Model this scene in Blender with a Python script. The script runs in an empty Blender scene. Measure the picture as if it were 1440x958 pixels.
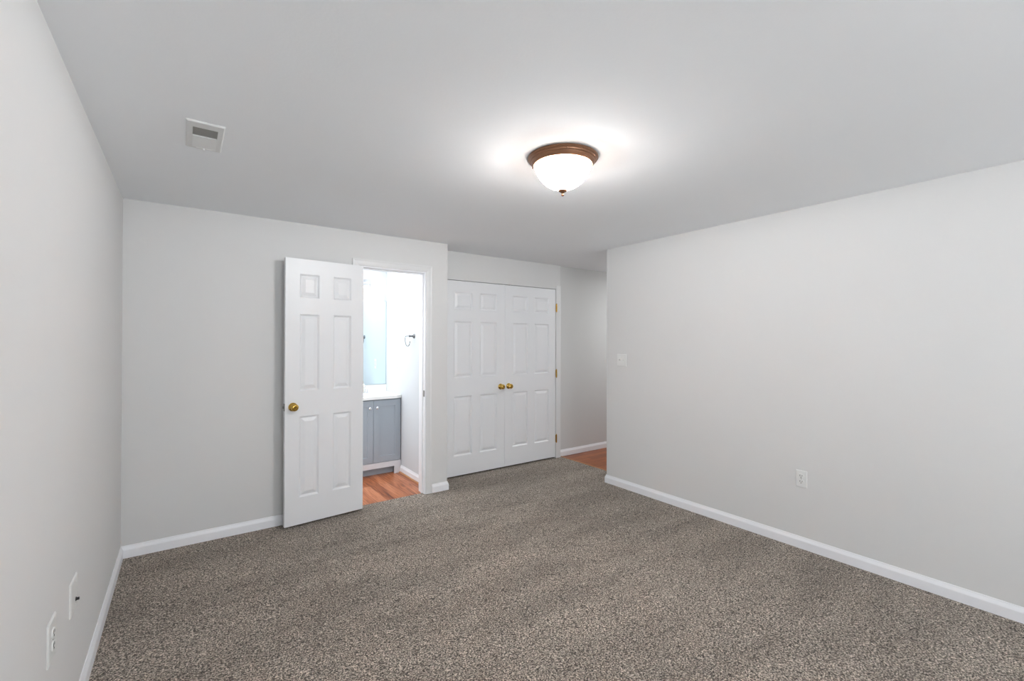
import bpy, bmesh, math, random
from mathutils import Matrix, Vector
random.seed(7)
SC = bpy.context.scene
COL = SC.collection
R = math.radians

# ------------------------------------------------------------------ camera
cam_d = bpy.data.cameras.new('camera'); cam = bpy.data.objects.new('camera', cam_d); COL.objects.link(cam)
cam_d.sensor_width = 36.0; cam_d.sensor_fit = 'HORIZONTAL'
cam_d.lens = 637.1 * 36 / 1440
cam_d.shift_y = -2.71 / 1440
cam_d.clip_start = 0.02
cam.matrix_world = (Matrix.Translation((0, 0, 1.4194)) @ Matrix.Rotation(-0.6254, 4, 'Z')
                    @ Matrix.Rotation(math.pi/2 + 0.0052, 4, 'X') @ Matrix.Rotation(0.0024, 4, 'Z'))
SC.camera = cam

# ------------------------------------------------------------------ light and exposure
SC.view_settings.view_transform = 'Standard'
SC.view_settings.look = 'None'
SC.view_settings.gamma = 1.0
SC.view_settings.use_curve_mapping = False
SC.view_settings.exposure = 1.08
w = bpy.data.worlds.new('world'); SC.world = w; w.use_nodes = True
w.node_tree.nodes['Background'].inputs[0].default_value = (0.75, 0.86, 1.0, 1)
w.node_tree.nodes['Background'].inputs[1].default_value = 1.0
BULB_W = 54.0
BOWL_E = 6.5       # ceiling light glass
SHADE_E = 0.9     # vanity light shades
BACK_FILL_W = 0.5
UP_FILL_W = 78.0    # added fill aimed up at the ceiling from behind the camera
HALL_FILL_W = 8.0
BATH_FILL_W = 9.0
BATH_SIDE_FILL_W = 5.6  # added fill from the left end of the bathroom
#      # bedroom fills are added lights at an invented window behind the camera

def area(name, loc, rot, sx, sy, power, col):
    d = bpy.data.lights.new(name, 'AREA'); d.shape = 'RECTANGLE'; d.size = sx; d.size_y = sy
    d.energy = power; d.color = col
    o = bpy.data.objects.new(name, d); COL.objects.link(o); o.location = loc; o.rotation_euler = rot
    return o

# ------------------------------------------------------------------ room measures (metres)
XL, XR = -0.331, 3.4435          # left and right walls
YF = 3.872                       # wall with the bathroom door
H = 2.343                        # ceiling
XC1 = 2.034                      # where that wall ends and the closet recess starts
YC = 4.153                       # closet door face
XE = 3.726                       # end of closet wall
YH = 4.178                       # hall wall
YRE = 3.139                      # end of right wall
XW = 3.758                       # carpet / hardwood line
YB = -3.2                        # wall behind the camera
JX0, JX1, JT = 1.205, 1.803, 2.046   # bathroom door opening
XBR, YBB, YV = 1.9066, 5.15, 4.683   # bathroom right wall, back wall, vanity front
XBL = 0.3
T = 0.12
area('back_fill', (0.85, YB + 0.05, 1.62), (R(90), 0, 0), 1.7, 1.0, BACK_FILL_W, (0.96, 0.98, 1.0))  # unseen fill added behind the camera, standing in for daylight
area('up_fill', (0.85, YB + 0.06, 1.05), (R(90 + 72), 0, 0), 1.7, 0.5, UP_FILL_W, (0.95, 0.98, 1.0))  # added fill tilted upward to brighten the ceiling
area('hall_fill', (5.1, 3.15, H - 0.05), (0, 0, 0), 0.9, 0.5, HALL_FILL_W, (0.96, 0.98, 1.0))  # unseen light added to lift the dark hall
area('bathroom_top_fill', (1.05, 4.57, H - 0.02), (0, 0, 0), 1.4, 0.95, BATH_FILL_W, (0.97, 0.985, 1.0))  # unseen light added to brighten the bathroom
area('bathroom_side_fill', (XBL + 0.03, 4.55, 1.15), (0, R(-90), 0), 1.5, 0.9, BATH_SIDE_FILL_W, (0.93, 0.97, 1.0))  # added side light evening out the bathroom wall, no window here

# ------------------------------------------------------------------ materials
def mat(name, color, rough=0.5, metal=0.0, spec=0.5, **kw):
    m = bpy.data.materials.new(name); m.use_nodes = True
    b = m.node_tree.nodes['Principled BSDF']
    b.inputs['Base Color'].default_value = (*color, 1); b.inputs['Roughness'].default_value = rough
    b.inputs['Metallic'].default_value = metal; b.inputs['Specular IOR Level'].default_value = spec
    if 'emit' in kw:
        b.inputs['Emission Color'].default_value = (*kw['emit'], 1); b.inputs['Emission Strength'].default_value = kw['strength']
    return m
def N(m, t, **kw):
    n = m.node_tree.nodes.new(t)
    for k, v in kw.items(): setattr(n, k, v)
    return n
def L(m, a, b): m.node_tree.links.new(a, b)
def texbump(m, scale, strength, dist, var=0.0, detail=3.0):
    nt = m.node_tree; b = nt.nodes['Principled BSDF']
    tc = N(m, 'ShaderNodeTexCoord'); n = N(m, 'ShaderNodeTexNoise')
    n.inputs['Scale'].default_value = scale; n.inputs['Detail'].default_value = detail
    L(m, tc.outputs['Object'], n.inputs['Vector'])
    bp = N(m, 'ShaderNodeBump'); bp.inputs['Strength'].default_value = strength; bp.inputs['Distance'].default_value = dist
    L(m, n.outputs['Fac'], bp.inputs['Height']); L(m, bp.outputs['Normal'], b.inputs['Normal'])
    if var:
        n2 = N(m, 'ShaderNodeTexNoise'); n2.inputs['Scale'].default_value = 1.3; n2.inputs['Detail'].default_value = 2
        L(m, tc.outputs['Object'], n2.inputs['Vector'])
        c = b.inputs['Base Color'].default_value[:]
        r = N(m, 'ShaderNodeValToRGB')
        r.color_ramp.elements[0].position = .3; r.color_ramp.elements[1].position = .7
        r.color_ramp.elements[0].color = (c[0]*(1-var), c[1]*(1-var), c[2]*(1-var), 1)
        r.color_ramp.elements[1].color = (min(1, c[0]*(1+var)), min(1, c[1]*(1+var)), min(1, c[2]*(1+var)), 1)
        L(m, n2.outputs['Fac'], r.inputs['Fac']); L(m, r.outputs['Color'], b.inputs['Base Color'])
    return m
M = {}
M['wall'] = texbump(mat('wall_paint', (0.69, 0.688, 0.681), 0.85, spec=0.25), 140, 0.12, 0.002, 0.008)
M['ceiling'] = texbump(mat('ceiling_paint', (0.92, 0.938, 0.958), 0.95, spec=0.15), 90, 0.15, 0.002, 0.006)
M['hall'] = texbump(mat('hall_shaded_paint', (0.62, 0.62, 0.612), 0.85, spec=0.25), 140, 0.12, 0.002, 0.008)  # wall paint made darker, hall shade put into the colour
M['bath'] = texbump(mat('bathroom_paint', (0.62, 0.645, 0.665), 0.7, spec=0.3), 140, 0.1, 0.002, 0.008)
M['trim'] = texbump(mat('trim_paint', (0.87, 0.875, 0.90), 0.35), 30, 0.05, 0.001)
M['casing'] = texbump(mat('casing_paint', (0.73, 0.73, 0.73), 0.4), 30, 0.05, 0.001)
M['door'] = texbump(mat('door_paint', (0.80, 0.806, 0.82), 0.38), 220, 0.05, 0.0006)
M['plate'] = mat('plate_plastic', (0.77, 0.77, 0.755), 0.35)
M['dark'] = mat('dark_slot', (0.02, 0.02, 0.02), 0.7)
M['duct'] = mat('duct_shade_grey', (0.30, 0.295, 0.28), 0.8)  # grey stands for the shade inside the register
M['brass'] = mat('polished_brass', (0.66, 0.42, 0.10), 0.07, 1.0)
M['steel'] = mat('latch_steel', (0.25, 0.24, 0.22), 0.35, 1.0)
M['towelmetal'] = mat('smoked_chrome', (0.16, 0.165, 0.17), 0.25, 0.6)
M['chrome'] = mat('chrome', (0.75, 0.76, 0.78), 0.12, 1.0)
M['mirror'] = mat('mirror_silver', (0.78, 0.90, 0.95), 0.01, 1.0)
M['glassedge'] = mat('mirror_edge', (0.25, 0.36, 0.40), 0.2)
M['bronze'] = texbump(mat('bronze_brown', (0.24, 0.115, 0.06), 0.42, 0.45), 60, 0.1, 0.001, 0.05)
M['bowl'] = mat('lit_alabaster_glass', (0.9, 0.88, 0.84), 0.3, emit=(1.0, 0.985, 0.96), strength=BOWL_E)
_m = M['bowl']; _b = _m.node_tree.nodes['Principled BSDF']; _o = _m.node_tree.nodes['Material Output']
_x = N(_m, 'ShaderNodeMixShader'); _t = N(_m, 'ShaderNodeBsdfTransparent'); _x.inputs[0].default_value = 0.5   # thin frosted glass lets half the bulb light out
L(_m, _b.outputs[0], _x.inputs[1]); L(_m, _t.outputs[0], _x.inputs[2]); L(_m, _x.outputs[0], _o.inputs['Surface'])
M['shade'] = mat('lit_shade_glass', (0.9, 0.9, 0.9), 0.3, emit=(1.0, 0.97, 0.93), strength=SHADE_E)
M['vanity'] = texbump(mat('vanity_grey_paint', (0.34, 0.385, 0.43), 0.4), 60, 0.04, 0.001)
M['counter'] = mat('cultured_marble', (0.86, 0.86, 0.84), 0.2)
M['register'] = mat('register_white', (0.76, 0.76, 0.75), 0.4)

def carpet_mat():
    m = mat('grey_brown_carpet', (0.2, 0.18, 0.165), 1.0, spec=0.05)
    b = m.node_tree.nodes['Principled BSDF']
    b.inputs['Sheen Weight'].default_value = 0.15; b.inputs['Sheen Roughness'].default_value = 0.6
    tc = N(m, 'ShaderNodeTexCoord')
    # slight warp so that the tufts lie in wavy rows
    wn = N(m, 'ShaderNodeTexNoise'); wn.inputs['Scale'].default_value = 9; wn.inputs['Detail'].default_value = 2
    L(m, tc.outputs['Object'], wn.inputs['Vector'])
    wm = N(m, 'ShaderNodeVectorMath', operation='SCALE'); wm.inputs['Scale'].default_value = 0.03
    L(m, wn.outputs['Color'], wm.inputs[0])
    wa = N(m, 'ShaderNodeVectorMath', operation='ADD'); L(m, tc.outputs['Object'], wa.inputs[0]); L(m, wm.outputs[0], wa.inputs[1])
    v = N(m, 'ShaderNodeTexVoronoi'); v.inputs['Scale'].default_value = 115; L(m, wa.outputs[0], v.inputs['Vector'])
    v.inputs['Randomness'].default_value = 0.9
    n = N(m, 'ShaderNodeTexNoise'); n.inputs['Scale'].default_value = 150; n.inputs['Detail'].default_value = 3
    n.inputs['Roughness'].default_value = 0.6; L(m, wa.outputs[0], n.inputs['Vector'])
    # tuft colour: fleck mix of dark brown, grey and light beige yarn
    r = N(m, 'ShaderNodeValToRGB'); e = r.color_ramp.elements
    e[0].position = 0.38; e[0].color = (0.050, 0.039, 0.029, 1)
    e[1].position = 0.63; e[1].color = (0.90, 0.79, 0.67, 1)
    k = r.color_ramp.elements.new(0.5); k.color = (0.335, 0.286, 0.238, 1)
    L(m, n.outputs['Fac'], r.inputs['Fac'])
    # darker between tufts
    r2 = N(m, 'ShaderNodeValToRGB'); r2.color_ramp.elements[0].color = (1, 1, 1, 1); r2.color_ramp.elements[1].color = (0.45, 0.43, 0.42, 1)
    r2.color_ramp.elements[0].position = 0.25; r2.color_ramp.elements[1].position = 0.75
    L(m, v.outputs['Distance'], r2.inputs['Fac'])
    mu = N(m, 'ShaderNodeMix', data_type='RGBA', blend_type='MULTIPLY'); mu.inputs['Factor'].default_value = 0.8
    L(m, r.outputs['Color'], mu.inputs['A']); L(m, r2.outputs['Color'], mu.inputs['B'])
    # brushed nap: pile-direction sheen painted in as broad lighter and darker patches
    mp = N(m, 'ShaderNodeMapping'); mp.inputs['Rotation'].default_value = (0, 0, R(38)); mp.inputs['Scale'].default_value = (0.7, 2.6, 1)
    L(m, tc.outputs['Object'], mp.inputs['Vector'])
    nn = N(m, 'ShaderNodeTexNoise'); nn.inputs['Scale'].default_value = 1.5; nn.inputs['Detail'].default_value = 3.5; nn.inputs['Roughness'].default_value = 0.6
    nn.inputs['Distortion'].default_value = 0.4
    L(m, mp.outputs[0], nn.inputs['Vector'])
    r3 = N(m, 'ShaderNodeValToRGB'); r3.color_ramp.elements[0].color = (0.85, 0.845, 0.84, 1); r3.color_ramp.elements[1].color = (1.15, 1.15, 1.15, 1)
    r3.color_ramp.elements[0].position = 0.36; r3.color_ramp.elements[1].position = 0.64
    L(m, nn.outputs['Fac'], r3.inputs['Fac'])
    m2 = N(m, 'ShaderNodeMix', data_type='RGBA', blend_type='MULTIPLY'); m2.inputs['Factor'].default_value = 1
    L(m, mu.outputs['Result'], m2.inputs['A']); L(m, r3.outputs['Color'], m2.inputs['B'])
    L(m, m2.outputs['Result'], b.inputs['Base Color'])
    ad = N(m, 'ShaderNodeMath', operation='SUBTRACT'); L(m, n.outputs['Fac'], ad.inputs[0]); L(m, v.outputs['Distance'], ad.inputs[1])
    bp = N(m, 'ShaderNodeBump'); bp.inputs['Strength'].default_value = 0.9; bp.inputs['Distance'].default_value = 0.008
    L(m, ad.outputs[0], bp.inputs['Height']); L(m, bp.outputs['Normal'], b.inputs['Normal'])
    return m
M['carpet'] = carpet_mat()

def wood_mat(name, c0, c1, c2, rotz):
    m = mat(name, c1, 0.32); b = m.node_tree.nodes['Principled BSDF']
    tc = N(m, 'ShaderNodeTexCoord'); mp = N(m, 'ShaderNodeMapping'); mp.inputs['Rotation'].default_value = (0, 0, rotz)
    L(m, tc.outputs['Object'], mp.inputs['Vector'])
    br = N(m, 'ShaderNodeTexBrick'); br.offset = 0.37; br.inputs['Scale'].default_value = 1
    br.inputs['Brick Width'].default_value = 1.1; br.inputs['Row Height'].default_value = 0.092; br.inputs['Mortar Size'].default_value = 0.0016
    br.inputs['Color1'].default_value = (0.25, 0.25, 0.25, 1); br.inputs['Color2'].default_value = (0.85, 0.85, 0.85, 1); br.inputs['Mortar'].default_value = (0, 0, 0, 1)
    L(m, mp.outputs[0], br.inputs['Vector'])
    m2 = N(m, 'ShaderNodeMapping'); m2.inputs['Scale'].default_value = (2.2, 26, 1); L(m, mp.outputs[0], m2.inputs['Vector'])
    n = N(m, 'ShaderNodeTexNoise'); n.inputs['Scale'].default_value = 1.6; n.inputs['Detail'].default_value = 5; n.inputs['Distortion'].default_value = 1.2
    L(m, m2.outputs[0], n.inputs['Vector'])
    mx = N(m, 'ShaderNodeMix', data_type='RGBA', blend_type='MIX'); mx.inputs['Factor'].default_value = 0.38
    L(m, n.outputs['Fac'], mx.inputs['A']); L(m, br.outputs['Color'], mx.inputs['B'])
    r = N(m, 'ShaderNodeValToRGB'); e = r.color_ramp.elements
    e[0].position = 0.30; e[0].color = (*c0, 1); e[1].position = 0.68; e[1].color = (*c2, 1)
    k = e.new(0.47); k.color = (*c1, 1)
    L(m, mx.outputs['Result'], r.inputs['Fac']); L(m, r.outputs['Color'], b.inputs['Base Color'])
    bp = N(m, 'ShaderNodeBump'); bp.inputs['Strength'].default_value = 0.3; bp.inputs['Distance'].default_value = 0.001
    L(m, br.outputs['Fac'], bp.inputs['Height']); bp.invert = True; L(m, bp.outputs['Normal'], b.inputs['Normal'])
    return m
M['wood_hall'] = wood_mat('hall_hardwood', (0.13, 0.024, 0.004), (0.29, 0.070, 0.010), (0.42, 0.120, 0.020), 0)
M['wood_bath'] = wood_mat('bathroom_wood_plank', (0.12, 0.030, 0.010), (0.40, 0.125, 0.045), (0.62, 0.26, 0.13), R(90))
M['wood_trim'] = mat('wood_trim', (0.50, 0.24, 0.11), 0.4)

# ------------------------------------------------------------------ mesh helpers
def box(bm, x0, x1, y0, y1, z0, z1, bev=0.0, mtx=None):
    vs = [bm.verts.new((x, y, z)) for z in (z0, z1) for y in (y0, y1) for x in (x0, x1)]
    f = [(0, 2, 3, 1), (4, 5, 7, 6), (0, 1, 5, 4), (2, 6, 7, 3), (0, 4, 6, 2), (1, 3, 7, 5)]
    fs = [bm.faces.new([vs[i] for i in q]) for q in f]
    allv = set(vs)
    if bev > 0:
        es = list({e for g in fs for e in g.edges})
        r = bmesh.ops.bevel(bm, geom=es, offset=bev, segments=2, affect='EDGES', profile=0.5)
        allv = {v for v in vs if v.is_valid} | set(r['verts'])
    if mtx is not None: bmesh.ops.transform(bm, matrix=mtx, verts=list(allv))
    return bm
def lathe(bm, prof, seg=40, mtx=None):
    """profile of (radius, height) round local Z"""
    rings = []; new = []
    for r, z in prof:
        if r < 1e-6:
            v = bm.verts.new((0, 0, z)); rings.append([v]); new.append(v)
        else:
            ring = [bm.verts.new((r*math.cos(2*math.pi*i/seg), r*math.sin(2*math.pi*i/seg), z)) for i in range(seg)]
            rings.append(ring); new += ring
    for a, b in zip(rings, rings[1:]):
        for i in range(seg):
            j = (i+1) % seg
            if len(a) == 1 and len(b) == 1: continue
            if len(a) == 1: bm.faces.new((a[0], b[j], b[i]))
            elif len(b) == 1: bm.faces.new((a[i], a[j], b[0]))
            else: bm.faces.new((a[i], a[j], b[j], b[i]))
    if mtx is not None: bmesh.ops.transform(bm, matrix=mtx, verts=new)
    return bm
def tube(bm, pts, r, seg=12):
    pts = [Vector(p) for p in pts]; rings = []
    for i, p in enumerate(pts):
        d = (pts[min(i+1, len(pts)-1)] - pts[max(i-1, 0)]).normalized()
        up = Vector((0, 0, 1)) if abs(d.z) < 0.9 else Vector((1, 0, 0))
        a = d.cross(up).normalized(); b = d.cross(a)
        rr = r[i] if isinstance(r, (list, tuple)) else r
        rings.append([bm.verts.new(p + a*rr*math.cos(2*math.pi*k/seg) + b*rr*math.sin(2*math.pi*k/seg)) for k in range(seg)])
    for a, b in zip(rings, rings[1:]):
        for k in range(seg): bm.faces.new((a[k], a[(k+1) % seg], b[(k+1) % seg], b[k]))
    bm.faces.new(rings[0]); bm.faces.new(rings[-1][::-1])
    return bm
def sweep(bm, prof, p0, p1, inward, m0=0.0, m1=0.0):
    """run a (depth, height) profile along p0->p1 on the floor line; inward = unit vector off the wall.
    m0/m1: mitre (+1 lengthens with depth, -1 shortens)"""
    p0 = Vector(p0); p1 = Vector(p1); n = Vector(inward); d = (p1-p0).normalized()
    a = [bm.verts.new(p0 + n*q[0] + Vector((0, 0, q[1])) - d*q[0]*m0) for q in prof]
    b = [bm.verts.new(p1 + n*q[0] + Vector((0, 0, q[1])) + d*q[0]*m1) for q in prof]
    k = len(prof)
    for i in range(k): bm.faces.new((a[i], a[(i+1) % k], b[(i+1) % k], b[i]))
    bm.faces.new(a[::-1]); bm.faces.new(b)
    return bm
def obj(name, bm, m, parent=None, smooth=False):
    bmesh.ops.recalc_face_normals(bm, faces=bm.faces)
    me = bpy.data.meshes.new(name); bm.to_mesh(me); bm.free()
    me.materials.append(m)
    if smooth:
        for p in me.polygons: p.use_smooth = True
        me.set_sharp_from_angle(angle=R(35))
    o = bpy.data.objects.new(name, me); COL.objects.link(o)
    if parent is not None: o.parent = parent
    return o
def struct(name, bm, m, label=None):
    o = obj(name, bm, m); o['kind'] = 'structure'
    if label: o['label'] = label
    return o
def thing(name, label, cat, loc=(0, 0, 0), rotz=0, group=None, kind=None):
    o = bpy.data.objects.new(name, None); COL.objects.link(o)
    o.empty_display_size = 0.05; o.location = loc; o.rotation_euler = (0, 0, rotz)
    o['label'] = label; o['category'] = cat
    if group: o['group'] = group
    if kind: o['kind'] = kind
    return o
def nb(): return bmesh.new()
def B(*a, **k): return box(nb(), *a, **k)

# ================================================================== the setting
# floors
bm = nb()
box(bm, XL-T, XR+T, YB-T, YF+0.045, -0.1, 0)
box(bm, XC1, XW, YF+0.045, YC+0.62, -0.1, 0)
box(bm, XR+T, XW, YRE-0.3, YF+0.045, -0.1, 0)
struct('floor', bm, M['carpet'], 'grey-brown flecked cut pile carpet')
struct('floor_hall', B(XW, 5.6, YRE-0.3, YH+0.02, -0.1, -0.002), M['wood_hall'], 'red-brown hardwood floor of the hall')
struct('floor_bathroom', B(XBL-T, XBR+T, YF+0.045, YBB+T, -0.1, -0.004), M['wood_bath'], 'orange-brown wood plank bathroom floor')
# ceiling over everything
struct('ceiling', B(XL-T, 5.7, YB-T, YBB+T, H, H+0.12), M['ceiling'], 'smooth flat white ceiling')
# walls
struct('wall_left', B(XL-T, XL, YB-T, YF, 0, H), M['wall'])
bm = nb()
box(bm, XR, XR+T, YB-T, YRE, 0, H)
struct('wall_right', bm, M['wall'], 'light grey wall, ending at the hall opening')
# bathroom-door wall: two paints, so bedroom skin and bathroom skin are separate boards
bm = nb()
for (a, b, z0, z1) in ((XL-T, JX0-0.018, 0, H), (JX1+0.018, XC1, 0, H), (JX0-0.018, JX1+0.018, JT+0.018, H)):
    box(bm, a, b, YF, YF+T, z0, z1)
box(bm, XBR+0.018, XC1, YF+T, YC+0.6, 0, H)                       # return beside the closet
struct('wall_far', bm, M['wall'], 'light grey far wall around the bathroom door')
# closet wall: header above the doors, strip at each side
CT = 2.052
CX0, CX1 = 2.150, 3.655
bm = nb()
box(bm, XC1, CX1, YC, YC+0.10, CT, H)
box(bm, XC1, CX0-0.004, YC, YC+0.10, 0, CT)
box(bm, CX1, XE, YC, YH, 0, H)
box(bm, CX1, XE-0.0005, YH, YC+0.10, 0, H)
struct('wall_closet', bm, M['wall'], 'light grey wall over and beside the closet doors')
struct('wall_closet_back', B(XC1, XE, YC+0.60, YC+0.62, 0, H), M['wall'])
struct('wall_closet_side', B(XE-0.02, XE, YC+0.10, YC+0.60, 0, H), M['wall'])
struct('wall_hall', B(XE, 5.6, YH, YH+T, 0, H), M['hall'], 'grey hall wall with shade in its paint tone')
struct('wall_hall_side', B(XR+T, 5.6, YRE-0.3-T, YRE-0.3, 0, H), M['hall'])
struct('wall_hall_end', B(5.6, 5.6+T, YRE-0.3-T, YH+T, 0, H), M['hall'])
# bathroom walls
struct('wall_bathroom_right', B(XBR, XBR+0.018, YF+T, YBB, 0, H), M['bath'])
struct('wall_bathroom_back', B(XBL-T, XBR+T, YBB, YBB+T, 0, H), M['bath'])
struct('wall_bathroom_left', B(XBL-T, XBL, YF+T, YBB, 0, H), M['bath'])
bm = nb()
for (a, b, z0, z1) in ((XBL, JX0-0.018, 0, H), (JX1+0.018, XBR, 0, H), (JX0-0.018, JX1+0.018, JT+0.018, H)):
    box(bm, a, b, YF+T, YF+T+0.012, z0, z1)
struct('wall_bathroom_front', bm, M['bath'])
# wall behind the camera with a window invented for the fill lights
WX0, WX1, WZ0, WZ1 = -0.05, 1.75, 0.80, 2.12
bm = nb()
box(bm, XL, WX0, YB-T, YB, 0, H); box(bm, WX1, XR, YB-T, YB, 0, H)
box(bm, WX0, WX1, YB-T, YB, 0, WZ0); box(bm, WX0, WX1, YB-T, YB, WZ1, H)
struct('wall_back', bm, M['wall'])
win = thing('added_window_1', 'white framed window added behind the viewer to go with the fill lights', 'window', (0, 0, 0), kind='structure')
bm = nb(); f = 0.05
box(bm, WX0, WX0+f, YB-0.09, YB-0.02, WZ0, WZ1); box(bm, WX1-f, WX1, YB-0.09, YB-0.02, WZ0, WZ1)
box(bm, WX0+f, WX1-f, YB-0.09, YB-0.02, WZ0, WZ0+f); box(bm, WX0+f, WX1-f, YB-0.09, YB-0.02, WZ1-f, WZ1)
box(bm, 0.83, 0.87, YB-0.08, YB-0.03, WZ0+f, WZ1-f)
obj('added_window_frame', bm, M['trim'], win)
gm = mat('added_window_glass', (0.9, 0.95, 1.0), 0.02); gm.node_tree.nodes['Principled BSDF'].inputs['Transmission Weight'].default_value = 1
obj('added_window_pane', B(WX0+f, WX1-f, YB-0.062, YB-0.058, WZ0+f, WZ1-f), gm, win)

# baseboards: flat board with a coved cap
BH = 0.079
BP = [(0, 0), (0.0135, 0), (0.0135, 0.052), (0.0125, 0.056), (0.0060, 0.0715), (0.0050, BH-0.001), (0.004, BH), (0, BH)]
struct('baseboard_left', sweep(nb(), BP, (XL, YB, 0), (XL, YF, 0), (1, 0, 0), 0, -1), M['trim'])
struct('baseboard_right', sweep(sweep(nb(), BP, (XR, YB, 0), (XR, YRE, 0), (-1, 0, 0), 0, 1),
                                BP, (XR, YRE, 0), (XR+T, YRE, 0), (0, 1, 0), 1, 0), M['trim'])
bm = sweep(nb(), BP, (XL, YF, 0), (1.1415, YF, 0), (0, -1, 0), -1, 0)
sweep(bm, BP, (1.8745, YF, 0), (XC1, YF, 0), (0, -1, 0), 0, 1)
sweep(bm, BP, (XC1, YF, 0), (XC1, YC, 0), (1, 0, 0), 1, -1)
struct('baseboard_far', bm, M['trim'])
struct('baseboard_hall', sweep(nb(), BP, (XE, YH, 0), (5.6, YH, 0), (0, -1, 0)), M['trim'])
bm = sweep(nb(), BP, (XBR, YF+T+0.03, -0.004), (XBR, YV+0.055, -0.004), (-1, 0, 0))
struct('baseboard_bathroom', bm, M['trim'])
# bathroom shoe moulding, wood coloured
SP = [(0.0135, 0), (0.026, 0), (0.025, 0.006), (0.021, 0.011), (0.0135, 0.013)]
struct('trim_1', sweep(nb(), SP, (XBR, YF+T+0.03, -0.004), (XBR, YV+0.02, -0.004), (-1, 0, 0)), M['wood_trim'], 'thin wood shoe moulding')
# transition strips
bm = sweep(nb(), [(-0.012, -0.002), (-0.010, 0.004), (0.0, 0.006), (0.010, 0.003), (0.012, -0.002)], (XW, YRE-0.3, 0), (XW, YH-0.014, 0), (1, 0, 0))
struct('trim_2', bm, M['wood_trim'], 'wood strip between carpet and hall floor')

# bathroom door frame: jambs, stop, casing
CP = [(0, 0), (0, 0.057), (0.015, 0.057), (0.0155, 0.050), (0.012, 0.040), (0.0105, 0.022), (0.0085, 0.010), (0.006, 0.0)]  # (off-wall, across)
def casing(bm, y, sgn, x0, x1, zt, w0=0.0):
    """mitred picture-frame casing round three sides; sgn -1 faces -Y"""
    def path(off, d):  # off = distance across from inner edge
        return [(x0-off, 0), (x0-off, zt+off), (x1+off, zt+off), (x1+off, 0)]
    rows = []
    for d, a in CP:
        rows.append([bm.verts.new((px, y + sgn*d, pz)) for px, pz in path(a, d)])
    k = len(rows)
    for i in range(k):
        A, C = rows[i], rows[(i+1) % k]
        for j in range(3): bm.faces.new((A[j], A[j+1], C[j+1], C[j]))
    for j in (0, 3): bm.faces.new([r[j] for r in rows])
rev = 0.010
bm = nb(); casing(bm, YF, -1, JX0-rev, JX1+rev, JT+rev)
struct('trim_3', bm, M['casing'], 'white casing round the bathroom door')
bm = nb(); casing(bm, YF+T+0.012, 1, JX0-rev, JX1+rev, JT+rev)
struct('trim_4', bm, M['trim'])
jamb = thing('door_frame', 'white jamb lining the bathroom doorway', 'door frame', (0, 0, 0), kind='structure')
bm = nb()
y0, y1 = YF, YF+T+0.012
box(bm, JX0-0.018, JX0, y0, y1, -0.004, JT+0.018, 0.001); box(bm, JX1, JX1+0.018, y0, y1, -0.004, JT+0.018, 0.001)
box(bm, JX0, JX1, y0, y1, JT, JT+0.018, 0.001)
obj('jamb', bm, M['trim'], jamb)
bm = nb(); sy0, sy1 = YF+0.040, YF+0.075
box(bm, JX0, JX0+0.011, sy0, sy1, 0, JT, 0.002); box(bm, JX1-0.011, JX1, sy0, sy1, 0, JT, 0.002); box(bm, JX0+0.011, JX1-0.011, sy0, sy1, JT-0.011, JT, 0.002)
obj('door_stop', bm, M['trim'], jamb)
bm = nb(); box(bm, JX1-0.0015, JX1+0.0005, YF+0.004, YF+0.032, 0.90, 0.957, 0.0005)
o = obj('strike_plate', bm, M['steel'], jamb); o['label'] = 'dark metal strike plate'
# closet jamb/casing (flat, right side visible; left hidden behind the corner)
cj = [(0, 0), (0, 0.070), (0.010, 0.070), (0.0115, 0.060), (0.009, 0.030), (0.006, 0.0)]
def vcasing(bm, x, sgn, y, z1):
    a = [bm.verts.new((x + sgn*q[1], y-q[0], 0)) for q in cj]; b = [bm.verts.new((x + sgn*q[1], y-q[0], z1)) for q in cj]
    k = len(cj)
    for i in range(k): bm.faces.new((a[i], a[(i+1) % k], b[(i+1) % k], b[i]))
    bm.faces.new(a); bm.faces.new(b[::-1])
bm = nb(); vcasing(bm, CX1+0.001, 1, YC, 2.092)
struct('trim_5', bm, M['casing'], 'white upright casing right of the closet doors')
bm = nb(); vcasing(bm, CX0-0.006, -1, YC, 2.092)
struct('trim_6', bm, M['casing'])

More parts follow.
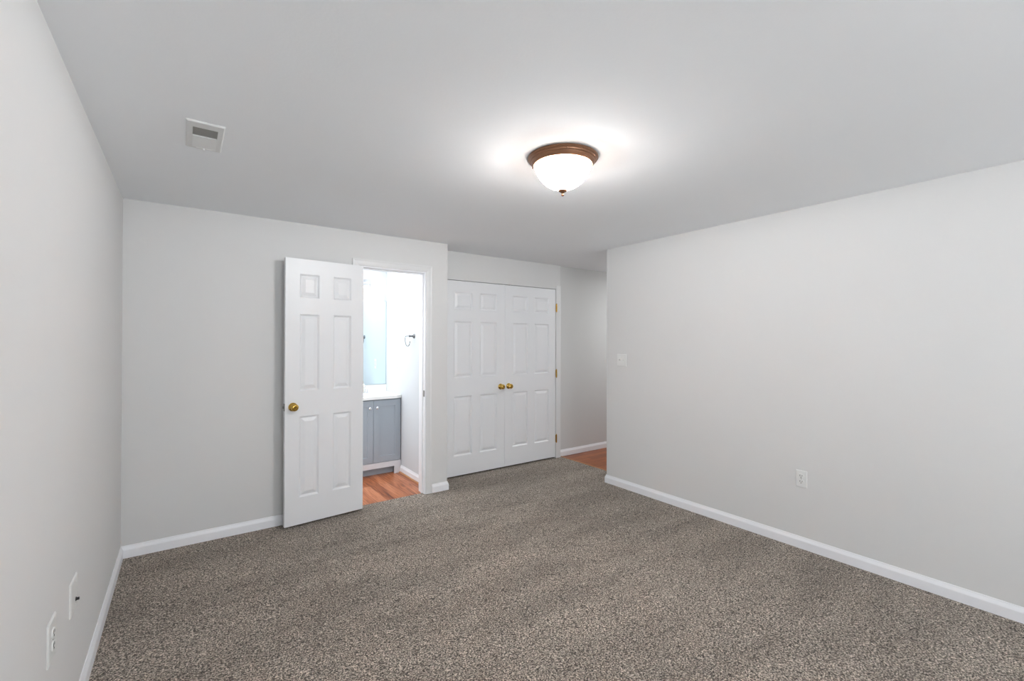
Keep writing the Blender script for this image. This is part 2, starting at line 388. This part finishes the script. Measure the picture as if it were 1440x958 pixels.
# ================================================================== six-panel doors
def six_panel(name, width, stile, pw, mull, parent, thick=0.035):
    """door leaf, local x 0..width from the hinge, front face at y=0 facing -Y, body to y=+thick, z 0..2.03"""
    hgt = 2.03; bm = nb()
    xs = [0, stile, stile+pw, stile+pw+mull, stile+2*pw+mull, width]
    zs = [0, 0.205, 0.823, 1.018, 1.606, 1.732, 1.915, hgt]
    prof = [(0.0, 0.0), (0.004, 0.0035), (0.012, 0.0105), (0.016, 0.0105), (0.040, 0.0020), (0.042, 0.0015)]
    for side in (0, 1):
        def V(x, d, z): return bm.verts.new((x, d if side == 0 else thick-d, z))
        for i in range(5):
            for j in range(7):
                xa, xb, za, zb = xs[i], xs[i+1], zs[j], zs[j+1]
                if i in (1, 3) and j in (1, 3, 5):
                    prev = None
                    for ins, dep in prof:
                        cur = [V(xa+ins, dep, za+ins), V(xb-ins, dep, za+ins), V(xb-ins, dep, zb-ins), V(xa+ins, dep, zb-ins)]
                        if prev:
                            for k in range(4): bm.faces.new((prev[k], prev[(k+1) % 4], cur[(k+1) % 4], cur[k]))
                        prev = cur
                    bm.faces.new(prev)
                else:
                    bm.faces.new((V(xa, 0, za), V(xb, 0, za), V(xb, 0, zb), V(xa, 0, zb)))
    # edges
    for (a, b, c, d) in (((0, 0, 0), (0, thick, 0), (0, thick, hgt), (0, 0, hgt)), ((width, 0, 0), (width, thick, 0), (width, thick, hgt), (width, 0, hgt)),
                         ((0, 0, 0), (width, 0, 0), (width, thick, 0), (0, thick, 0)), ((0, 0, hgt), (width, 0, hgt), (width, thick, hgt), (0, thick, hgt))):
        bm.faces.new([bm.verts.new(q) for q in (a, b, c, d)])
    bmesh.ops.remove_doubles(bm, verts=bm.verts, dist=1e-5)
    bmesh.ops.recalc_face_normals(bm, faces=bm.faces)
    return obj(name, bm, M['door'], parent)
KNOB = [(0, 0), (0.0315, 0), (0.0325, 0.003), (0.029, 0.007), (0.016, 0.011), (0.0115, 0.016), (0.0115, 0.024), (0.015, 0.030), (0.0235, 0.036),
        (0.0272, 0.043), (0.0275, 0.050), (0.024, 0.057), (0.017, 0.061), (0.0135, 0.0615), (0.0115, 0.0600), (0, 0.0600)]
def knob(parent, x, z, face_y, sgn, name='door_knob', label=None):
    bm = lathe(nb(), KNOB, 32, Matrix.Translation((x, face_y, z)) @ Matrix.Rotation(R(90)*(1 if sgn < 0 else -1), 4, 'X'))
    k = obj(name, bm, M['brass'], parent, True)
    if label: k['label'] = label
    return k
def hinge(parent, x, y, z, wdt=0.020):
    bm = nb()
    tube(bm, [(x, y, z-0.047), (x, y, z-0.044), (x, y, z+0.044), (x, y, z+0.047)], [0.004, 0.0068, 0.0068, 0.004], 12)
    lathe(bm, [(0, 0), (0.0045, 0.001), (0.005, 0.004), (0.0025, 0.008), (0, 0.009)], 10, Matrix.Translation((x, y, z+0.046)))
    lathe(bm, [(0, -0.009), (0.0025, -0.008), (0.005, -0.004), (0.0045, -0.001), (0, 0)], 10, Matrix.Translation((x, y, z-0.046)))
    box(bm, x-wdt/2, x+wdt/2, y+0.004, y+0.0075, z-0.044, z+0.044)
    return obj('hinge', bm, M['brass'], parent, True)

# bathroom door, swung open against the wall
hx, hy, dx, dy = 1.2120, 3.8062, 0.6099, 3.7481
ang = math.atan2(dy-hy, dx-hx)      # direction of the leaf from the hinge
d1 = thing('door_1', 'white six-panel door swung wide open against the wall left of the bathroom doorway', 'door', (hx, hy, 0.015), ang - math.pi, kind='structure')
W1 = math.hypot(dx-hx, dy-hy)
# local frame: x runs from hinge towards +X, so the leaf occupies x = -W1..0
leaf = six_panel('door_panel', W1, 0.102, 0.146, 0.108, d1)
leaf.location = (-W1, 0, 0)
knob(d1, -0.549, 0.900, 0.0, -1, label='polished brass round knob')
bm = nb(); box(bm, -W1-0.0012, -W1+0.0003, 0.005, 0.030, 0.872, 0.928, 0.0004)
box(bm, -W1-0.011, -W1, 0.011, 0.024, 0.891, 0.909, 0.002)
obj('latch', bm, M['steel'], d1)['label'] = 'dark metal latch on the door edge'
for z in (0.24, 1.02, 1.80):
    bm = nb(); tube(bm, [(0.006, 0.040, z-0.045), (0.006, 0.040, z+0.045)], 0.0065, 12)
    box(bm, -0.002, 0.004, 0.004, 0.034, z-0.044, z+0.044)
    obj('hinge', bm, M['brass'], d1, True)
# closet pair
WD = 0.748
xm = 2.9020
d2 = thing('door_2', 'left leaf of the closed white six-panel double closet doors', 'door', (xm-WD-0.0012, YC+0.001, 0.016), kind='structure')
six_panel('door_panel', WD, 0.106, 0.219, 0.098, d2)
knob(d2, WD-0.057, 0.897, 0, -1, label='polished brass knob beside the centre gap')
d3 = thing('door_3', 'right leaf of the closed white six-panel double closet doors, hinges showing', 'door', (xm+0.0012, YC+0.001, 0.016), kind='structure')
six_panel('door_panel', WD, 0.106, 0.219, 0.098, d3)
knob(d3, 0.050, 0.897, 0, -1, label='polished brass knob beside the centre gap')
for z in (0.222, 1.010, 1.806):
    hinge(d3, WD+0.010, -0.0105, z)
    bmh = hinge(d2, -0.001, -0.0105, z)
for d, x in ((d2, WD-0.055), (d3, 0.045)):
    bm = B(x-0.022, x+0.022, -0.0008, 0.026, 2.0300, 2.0345, 0.0008)
    obj('ball_catch', bm, M['steel'], d)['label'] = 'small dark catch on top of the leaf'

# ================================================================== ceiling light
cl = thing('ceiling_light', 'lit flush dome ceiling light with brown ribbed rim and white glass bowl', 'ceiling light', (1.539, 1.698, H))
pan = [(0, 0), (0.170, 0), (0.1755, -0.003), (0.1765, -0.008), (0.1735, -0.013), (0.1680, -0.0155), (0.1660, -0.021), (0.1600, -0.0245), (0.1575, -0.031),
       (0.1530, -0.0350), (0.1500, -0.0415), (0.1465, -0.0430), (0.1440, -0.0400), (0.1440, -0.012), (0, -0.012)]
obj('rim', lathe(nb(), pan, 72), M['bronze'], cl, True)
bw = [(0.1425, -0.020), (0.1430, -0.036), (0.1415, -0.048), (0.1365, -0.064), (0.128, -0.082), (0.1165, -0.101), (0.102, -0.118), (0.084, -0.134),
      (0.063, -0.147), (0.040, -0.156), (0.018, -0.1605), (0, -0.162)]
obj('glass_bowl', lathe(nb(), bw, 72), M['bowl'], cl, True)
for k in range(3):                                             # three bulbs under the pan
    bulb = bpy.data.lights.new('bulb', 'POINT'); bulb.energy = BULB_W/3; bulb.shadow_soft_size = 0.02; bulb.color = (0.975, 0.988, 1.0)
    bo = bpy.data.objects.new('bulb', bulb); COL.objects.link(bo); bo.parent = cl
    bo.location = (0.075*math.cos(R(30+120*k)), 0.075*math.sin(R(30+120*k)), -0.050)
fin = [(0, -0.1595), (0.017, -0.1600), (0.0215, -0.1640), (0.0215, -0.1675), (0.016, -0.1725), (0.0085, -0.1760), (0.0055, -0.1800), (0.0052, -0.1830),
       (0.0072, -0.1865), (0.0070, -0.1900), (0.0040, -0.1935), (0, -0.1945)]
obj('finial', lathe(nb(), fin, 28), M['bronze'], cl, True)
for k in range(3):
    a = R(235 + 120*k); bm = nb()
    lathe(bm, [(0, 0), (0.004, 0), (0.0045, 0.003), (0.003, 0.007), (0, 0.008)], 12,
          Matrix.Translation((0.1655*math.cos(a), 0.1655*math.sin(a), -0.019)) @ Matrix.Rotation(a, 4, 'Z') @ Matrix.Rotation(R(90+35), 4, 'Y'))
    obj('screw', bm, M['bronze'], cl, True)

# ================================================================== ceiling vent
cv = thing('ceiling_vent', 'small white louvred air register set in the ceiling at upper left', 'air vent', (0.069, 2.475, H))
ow, ol, iw0, iw1, il0, il1 = 0.070, 0.160, -0.046, 0.046, -0.103, 0.135
bm = nb()
zt, zb = 0.0, -0.007
def frame_ring(bm, o, i, zo, zi):
    a = [bm.verts.new((x, y, zo)) for x, y in o]; b = [bm.verts.new((x, y, zi)) for x, y in i]
    for k in range(4): bm.faces.new((a[k], a[(k+1) % 4], b[(k+1) % 4], b[k]))
def rc(x0, x1, y0, y1): return [(x0, y0), (x1, y0), (x1, y1), (x0, y1)]
o0 = rc(-ow, ow, -ol, ol); o1 = rc(-ow+0.005, ow-0.005, -ol+0.005, ol-0.005); i0 = rc(iw0, iw1, il0, il1)
frame_ring(bm, o0, o0, zt, -0.002); frame_ring(bm, o0, o1, -0.002, zb); frame_ring(bm, o1, i0, zb, zb); frame_ring(bm, i0, i0, zb, 0.0)
frame_ring(bm, i0, o0, 0.0, 0.0)
bmesh.ops.remove_doubles(bm, verts=bm.verts, dist=1e-5)
obj('frame', bm, M['register'], cv)
obj('damper', B(iw0, iw1, il0, il1, -0.0012, -0.0004), M['duct'], cv)['label'] = 'flat grey sheet painted as the shaded opening behind the louvres'
bm = nb()
def slats(bm, ys, tilt, wd):
    for y in ys:
        box(bm, iw0, iw1, -wd/2, wd/2, -0.0004, 0.0004, mtx=Matrix.Translation((0, y, -0.0042)) @ Matrix.Rotation(tilt, 4, 'X'))
slats(bm, [0.014 + 0.0105*i for i in range(12)], R(-33), 0.0108)
obj('louvers', bm, M['register'], cv)
obj('divider_bar', B(iw0, iw1, 0.000, 0.006, -0.0072, -0.001), M['register'], cv)
bm = nb(); box(bm, -0.004, 0.004, 0.139, 0.147, -0.016, -0.007, 0.001); box(bm, -0.030, 0.030, 0.141, 0.145, -0.0085, -0.007)
obj('lever', bm, M['register'], cv)

# ================================================================== wall plates
def plate(bm, w, h, d=0.0055):
    o0 = rc(-w/2, w/2, -h/2, h/2); o1 = rc(-w/2+0.004, w/2-0.004, -h/2+0.004, h/2-0.004)
    a = [bm.verts.new((x, 0, z)) for x, z in o0]; a2 = [bm.verts.new((x, -d*0.55, z)) for x, z in o0]; b = [bm.verts.new((x, -d, z)) for x, z in o1]
    for p, q in ((a, a2), (a2, b)):
        for k in range(4): bm.faces.new((p[k], p[(k+1) % 4], q[(k+1) % 4], q[k]))
    bm.faces.new(a[::-1]); bm.faces.new(b)
    return bm
def screw(bm, x, z, d=0.0055):
    lathe(bm, [(0, 0), (0.0032, 0), (0.0028, 0.0012), (0, 0.0015)], 12, Matrix.Translation((x, -d, z)) @ Matrix.Rotation(R(90), 4, 'X'))
def outlet(name, label, loc, rotz, w=0.071, h=0.116, group=None):
    t = thing(name, label, 'outlet', loc, rotz, group)
    obj('cover_plate', plate(nb(), w, h), M['plate'], t)
    for s in (1, -1):
        bm = nb(); cz = s*0.0195
        pts = []
        for i in range(28):
            a = 2*math.pi*i/28; x = 0.0172*math.cos(a); z = 0.0172*math.sin(a); z = max(-0.0142, min(0.0142, z)); pts.append((x, z))
        a = [bm.verts.new((x, -0.004, z+cz)) for x, z in pts]; b = [bm.verts.new((x*0.97, -0.0082, z*0.97+cz)) for x, z in pts]
        k = len(pts)
        for i in range(k): bm.faces.new((a[i], a[(i+1) % k], b[(i+1) % k], b[i]))
        bm.faces.new(b); bm.faces.new(a[::-1])
        soc = obj('socket', bm, M['plate'], t)
        bm = nb(); box(bm, -0.0082, -0.0052, -0.0088, -0.0080, cz-0.001, cz+0.0095); box(bm, 0.0052, 0.0078, -0.0088, -0.0080, cz, cz+0.0085)
        lathe(bm, [(0, 0), (0.003, 0), (0.003, 0.0006), (0, 0.0006)], 12, Matrix.Translation((0, -0.0082, cz-0.0075)) @ Matrix.Rotation(R(90), 4, 'X'))
        obj('slots', bm, M['dark'], soc)['label'] = 'dark prong slots'
    bm = nb(); screw(bm, 0, 0); obj('screw', bm, M['steel'], t)
    return t
outlet('wall_outlet', 'white duplex power outlet low on the right wall above the baseboard', (XR, 1.363, 0.476), R(-90))
outlet('wall_outlet', 'white duplex outlet low on the left wall, the closer plate to the picture edge', (XL, 1.965, 0.495), R(90), 0.100, 0.128)
outlet('wall_outlet', 'white outlet on the bathroom side wall over the vanity counter', (XBR, 4.784, 1.135), R(-90))
# cable jack
t = thing('cable_wall_plate', 'white wall plate with a small black cable jack on the left wall', 'wall plate', (XL, 2.302, 0.478), R(90))
obj('cover_plate', plate(nb(), 0.120, 0.122), M['plate'], t)
bm = lathe(nb(), [(0, 0), (0.0075, 0), (0.0075, 0.002), (0.005, 0.002), (0.005, 0.010), (0.002, 0.010), (0, 0.009)], 16,
           Matrix.Translation((0.026, -0.0055, -0.026)) @ Matrix.Rotation(R(90), 4, 'X'))
obj('cable_jack', bm, M['dark'], t, True)['label'] = 'black cable jack'
for z in (0.042, -0.046):
    bm = nb(); screw(bm, 0.026, z); obj('screw', bm, M['plate'], t)

# light switch, two gangs
t = thing('light_switch', 'white double toggle light switch on the right wall near the hall corner', 'light switch', (XR, 2.942, 1.236), R(-90))
obj('cover_plate', plate(nb(), 0.116, 0.116), M['plate'], t)
for s in (-1, 1):
    bm = nb(); box(bm, s*0.023-0.0052, s*0.023+0.0052, -0.0068, -0.0050, -0.0125, 0.0125); fr = obj('toggle_surround', bm, M['plate'], t)
    bm = nb(); box(bm, -0.0038, 0.0038, -0.014, 0, -0.0045, 0.0045, 0.001, mtx=Matrix.Translation((s*0.023, -0.0055, 0.001)) @ Matrix.Rotation(R(-28 if s < 0 else -24), 4, 'X'))
    obj('toggle', bm, M['plate'], t)
for s in (-1, 1):
    for q in (-1, 1):
        bm = nb(); screw(bm, s*0.023, q*0.030); obj('screw', bm, M['plate'], t)

# ================================================================== bathroom
VX0, VX1 = 1.297, 1.9045
v = thing('vanity_cabinet', 'grey-blue two-door shaker vanity cabinet with a footed base', 'cabinet', ((VX0+VX1)/2, YV, -0.004))
hw = (VX1-VX0)/2
YT = YBB-0.002-YV
bm = nb()
box(bm, -hw, -hw+0.016, 0.0195, YT, 0.0, 0.806)                    # sides
box(bm, hw-0.016, hw, 0.0195, YT, 0.0, 0.806)
box(bm, -hw+0.016, hw-0.016, YT-0.008, YT, 0.09, 0.806)            # back
box(bm, -hw+0.016, hw-0.016, 0.03, YT-0.008, 0.11, 0.126)          # bottom
box(bm, -hw+0.016, hw-0.016, 0.0195, 0.036, 0.770, 0.806)           # face rails
box(bm, -0.018, 0.018, 0.0195, 0.036, 0.126, 0.770)
obj('body', bm, M['vanity'], v)
bm = nb()                                                          # footed base apron
box(bm, -hw, hw, 0.0, 0.019, 0.080, 0.138, 0.001)
box(bm, -hw, -hw+0.075, 0.0, 0.019, 0.0, 0.080, 0.001); box(bm, hw-0.075, hw, 0.0, 0.019, 0.0, 0.080, 0.001)
apron_mat = texbump(mat('vanity_lit_paint', (0.66, 0.68, 0.71), 0.4), 60, 0.04, 0.001)  # same vanity finish, lightened to paint in the light on the base
obj('base_apron', bm, apron_mat, v)['label'] = 'apron with feet, painted lighter as if lit'
obj('toe_kick', B(-hw+0.016, hw-0.016, 0.070, 0.082, 0.0, 0.11), M['vanity'], v)
def shaker(parent, x0, x1, z0, z1, kx):
    bm = nb(); s = 0.062; fr = 0.0
    def ring(x0, x1, z0, z1, y): return [bm.verts.new(q) for q in ((x0, y, z0), (x1, y, z0), (x1, y, z1), (x0, y, z1))]
    seq = [ring(x0, x1, z0, z1, 0.019), ring(x0, x1, z0, z1, 0.0005), ring(x0+0.001, x1-0.001, z0+0.001, z1-0.001, -0.0005),
           ring(x0+s, x1-s, z0+s, z1-s, -0.0005), ring(x0+s+0.002, x1-s-0.002, z0+s+0.002, z1-s-0.002, 0.0085)]
    for a, b in zip(seq, seq[1:]):
        for k in range(4): bm.faces.new((a[k], a[(k+1) % 4], b[(k+1) % 4], b[k]))
    bm.faces.new(seq[0]); bm.faces.new(seq[-1])
    d = obj('cabinet_door', bm, M['vanity'], parent)
    kn = lathe(nb(), [(0, 0), (0.007, 0), (0.006, 0.004), (0.005, 0.012), (0.009, 0.017), (0.0145, 0.020), (0.0150, 0.025), (0.011, 0.029), (0, 0.030)], 24,
               Matrix.Translation((kx, -0.0005, 0.719)) @ Matrix.Rotation(R(90), 4, 'X'))
    obj('knob', kn, M['chrome'], d, True)['label'] = 'round chrome knob'
    return d
shaker(v, -hw+0.002, -0.0015, 0.142, 0.797, -0.040)
shaker(v, 0.0015, hw-0.008, 0.142, 0.797, 0.037)
# countertop with integral basin
ct = thing('vanity_countertop', 'white moulded vanity top with basin and backsplash', 'countertop', ((VX0+VX1)/2, YV, 0.803))
bm = nb()
x0, x1, ya, yb, z0, z1 = -hw-0.012, XBR-(VX0+VX1)/2-0.001, -0.022, YT+0.0005, 0.0, 0.030
seg = 40; cx, cy, rx, ry = 0.0, 0.225, 0.205, 0.150
# rectangular rim of the top mapped to ellipse
def rp(i):
    a = 2*math.pi*i/seg; c, s = math.cos(a), math.sin(a)
    hx_, hy_ = (x1-cx if c > 0 else cx-x0), (yb-cy if s > 0 else cy-ya)
    k = min(hx_/abs(c) if abs(c) > 1e-6 else 1e9, hy_/abs(s) if abs(s) > 1e-6 else 1e9)
    return cx+c*k, cy+s*k
out = [bm.verts.new((*rp(i), z1)) for i in range(seg)]
lo = [bm.verts.new((*rp(i), z0)) for i in range(seg)]
rows = [out]
for (k, dz) in ((1.0, 0.0), (0.985, -0.006), (0.93, -0.040), (0.80, -0.085), (0.55, -0.115), (0.2, -0.125)):
    rows.append([bm.verts.new((cx+rx*k*math.cos(2*math.pi*i/seg), cy+ry*k*math.sin(2*math.pi*i/seg), z1+dz)) for i in range(seg)])
for a, b in zip([lo]+rows, rows):
    for i in range(seg): bm.faces.new((a[i], a[(i+1) % seg], b[(i+1) % seg], b[i]))
bm.faces.new(rows[-1])
obj('top', bm, M['counter'], ct)
obj('backsplash', B(x0, x1, YT-0.018, YT+0.0005, z1, z1+0.078, 0.002), M['counter'], ct)
# faucet
fc = thing('faucet', 'chrome bathroom faucet behind the basin of the vanity top', 'faucet', ((VX0+VX1)/2, YV+0.405, 0.833))
obj('base', B(-0.078, 0.078, -0.022, 0.022, 0, 0.012, 0.005), M['chrome'], fc, True)
bm = tube(nb(), [(0, 0, 0.01), (0, 0, 0.05), (0, -0.012, 0.085), (0, -0.045, 0.105), (0, -0.085, 0.100), (0, -0.105, 0.080), (0, -0.108, 0.070)],
          [0.014, 0.0125, 0.0115, 0.0105, 0.010, 0.010, 0.0105], 16)
obj('spout', bm, M['chrome'], fc, True)
for s in (-1, 1):
    bm = lathe(nb(), [(0, 0.01), (0.016, 0.01), (0.013, 0.03), (0.011, 0.042), (0.013, 0.047), (0, 0.05)], 20, Matrix.Translation((s*0.055, 0, 0)))
    tube(bm, [(s*0.055, 0, 0.046), (s*0.075, -0.006, 0.056), (s*0.100, -0.010, 0.062)], [0.006, 0.0055, 0.004], 10)
    obj('handle', bm, M['chrome'], fc, True)
# mirror
mr = thing('bathroom_mirror', 'frameless bathroom mirror above the vanity backsplash, reaching the side wall', 'mirror', ((VX0+VX1)/2, YBB, 0.917))
mw0, mw1 = -hw-0.01, XBR-(VX0+VX1)/2-0.003
obj('mirror_backing', B(mw0, mw1, -0.0045, -0.0002, 0.0, 0.963), M['glassedge'], mr)
obj('mirror_glass', B(mw0+0.0015, mw1-0.0015, -0.0062, -0.0046, 0.0015, 0.9615), M['mirror'], mr)
# vanity light
vl = thing('vanity_light', 'lit chrome bar light with three glass shades above the bathroom mirror', 'vanity light', ((VX0+VX1)/2, YBB, 2.06))
obj('backplate', B(-0.11, 0.11, -0.022, 0, -0.055, 0.055, 0.004), M['chrome'], vl, True)
bm = tube(nb(), [(-0.222, -0.085, 0.0), (0.222, -0.085, 0.0)], 0.0065, 12)
tube(bm, [(-0.03, -0.02, 0.0), (-0.03, -0.085, 0.0)], 0.006, 12); tube(bm, [(0.03, -0.02, 0.0), (0.03, -0.085, 0.0)], 0.006, 12)
obj('bar', bm, M['chrome'], vl, True)
for x in (-0.19, 0.0, 0.19):
    bm = lathe(nb(), [(0.0, -0.004), (0.018, -0.004), (0.020, -0.03), (0.016, -0.042), (0, -0.042)], 20, Matrix.Translation((x, -0.085, 0)))
    obj('lamp_holder', bm, M['chrome'], vl, True)
    bm = lathe(nb(), [(0, -0.036), (0.022, -0.036), (0.030, -0.052), (0.040, -0.085), (0.048, -0.125), (0.054, -0.155), (0.052, -0.156), (0.045, -0.125), (0.036, -0.085), (0.02, -0.06), (0, -0.058)], 28,
               Matrix.Translation((x, -0.085, 0)))
    obj('glass_shade', bm, M['shade'], vl, True)
# towel ring
tr = thing('towel_ring', 'dark chrome towel ring mounted on the bathroom side wall', 'towel ring', (XBR, 4.352, 1.466), R(-90))
# local -y points away from the wall (-X in the room), local x runs towards the vanity reversed
bm = lathe(nb(), [(0, 0), (0.024, 0), (0.0245, 0.004), (0.021, 0.008), (0.011, 0.016), (0.0085, 0.030), (0.0085, 0.044), (0.011, 0.047), (0.011, 0.056), (0, 0.058)], 24,
           Matrix.Rotation(R(90), 4, 'X'))
obj('post', bm, M['towelmetal'], tr, True)
pts = [(0.0, -0.050, 0), (-0.05, -0.050, 0.0), (-0.100, -0.050, -0.001), (-0.112, -0.050, -0.006), (-0.115, -0.050, -0.016)]
for k in range(0, 15):
    a = R(180 - 8 + k*13.5 + 0)
    pts.append((-0.052 + 0.063*math.cos(a), -0.050, -0.036 - 0.068*abs(math.sin(a))**0.9 if True else 0))
bm = tube(nb(), pts[:-1], 0.0036, 10)
obj('ring', bm, M['towelmetal'], tr, True)
bpy.context.view_layer.update()
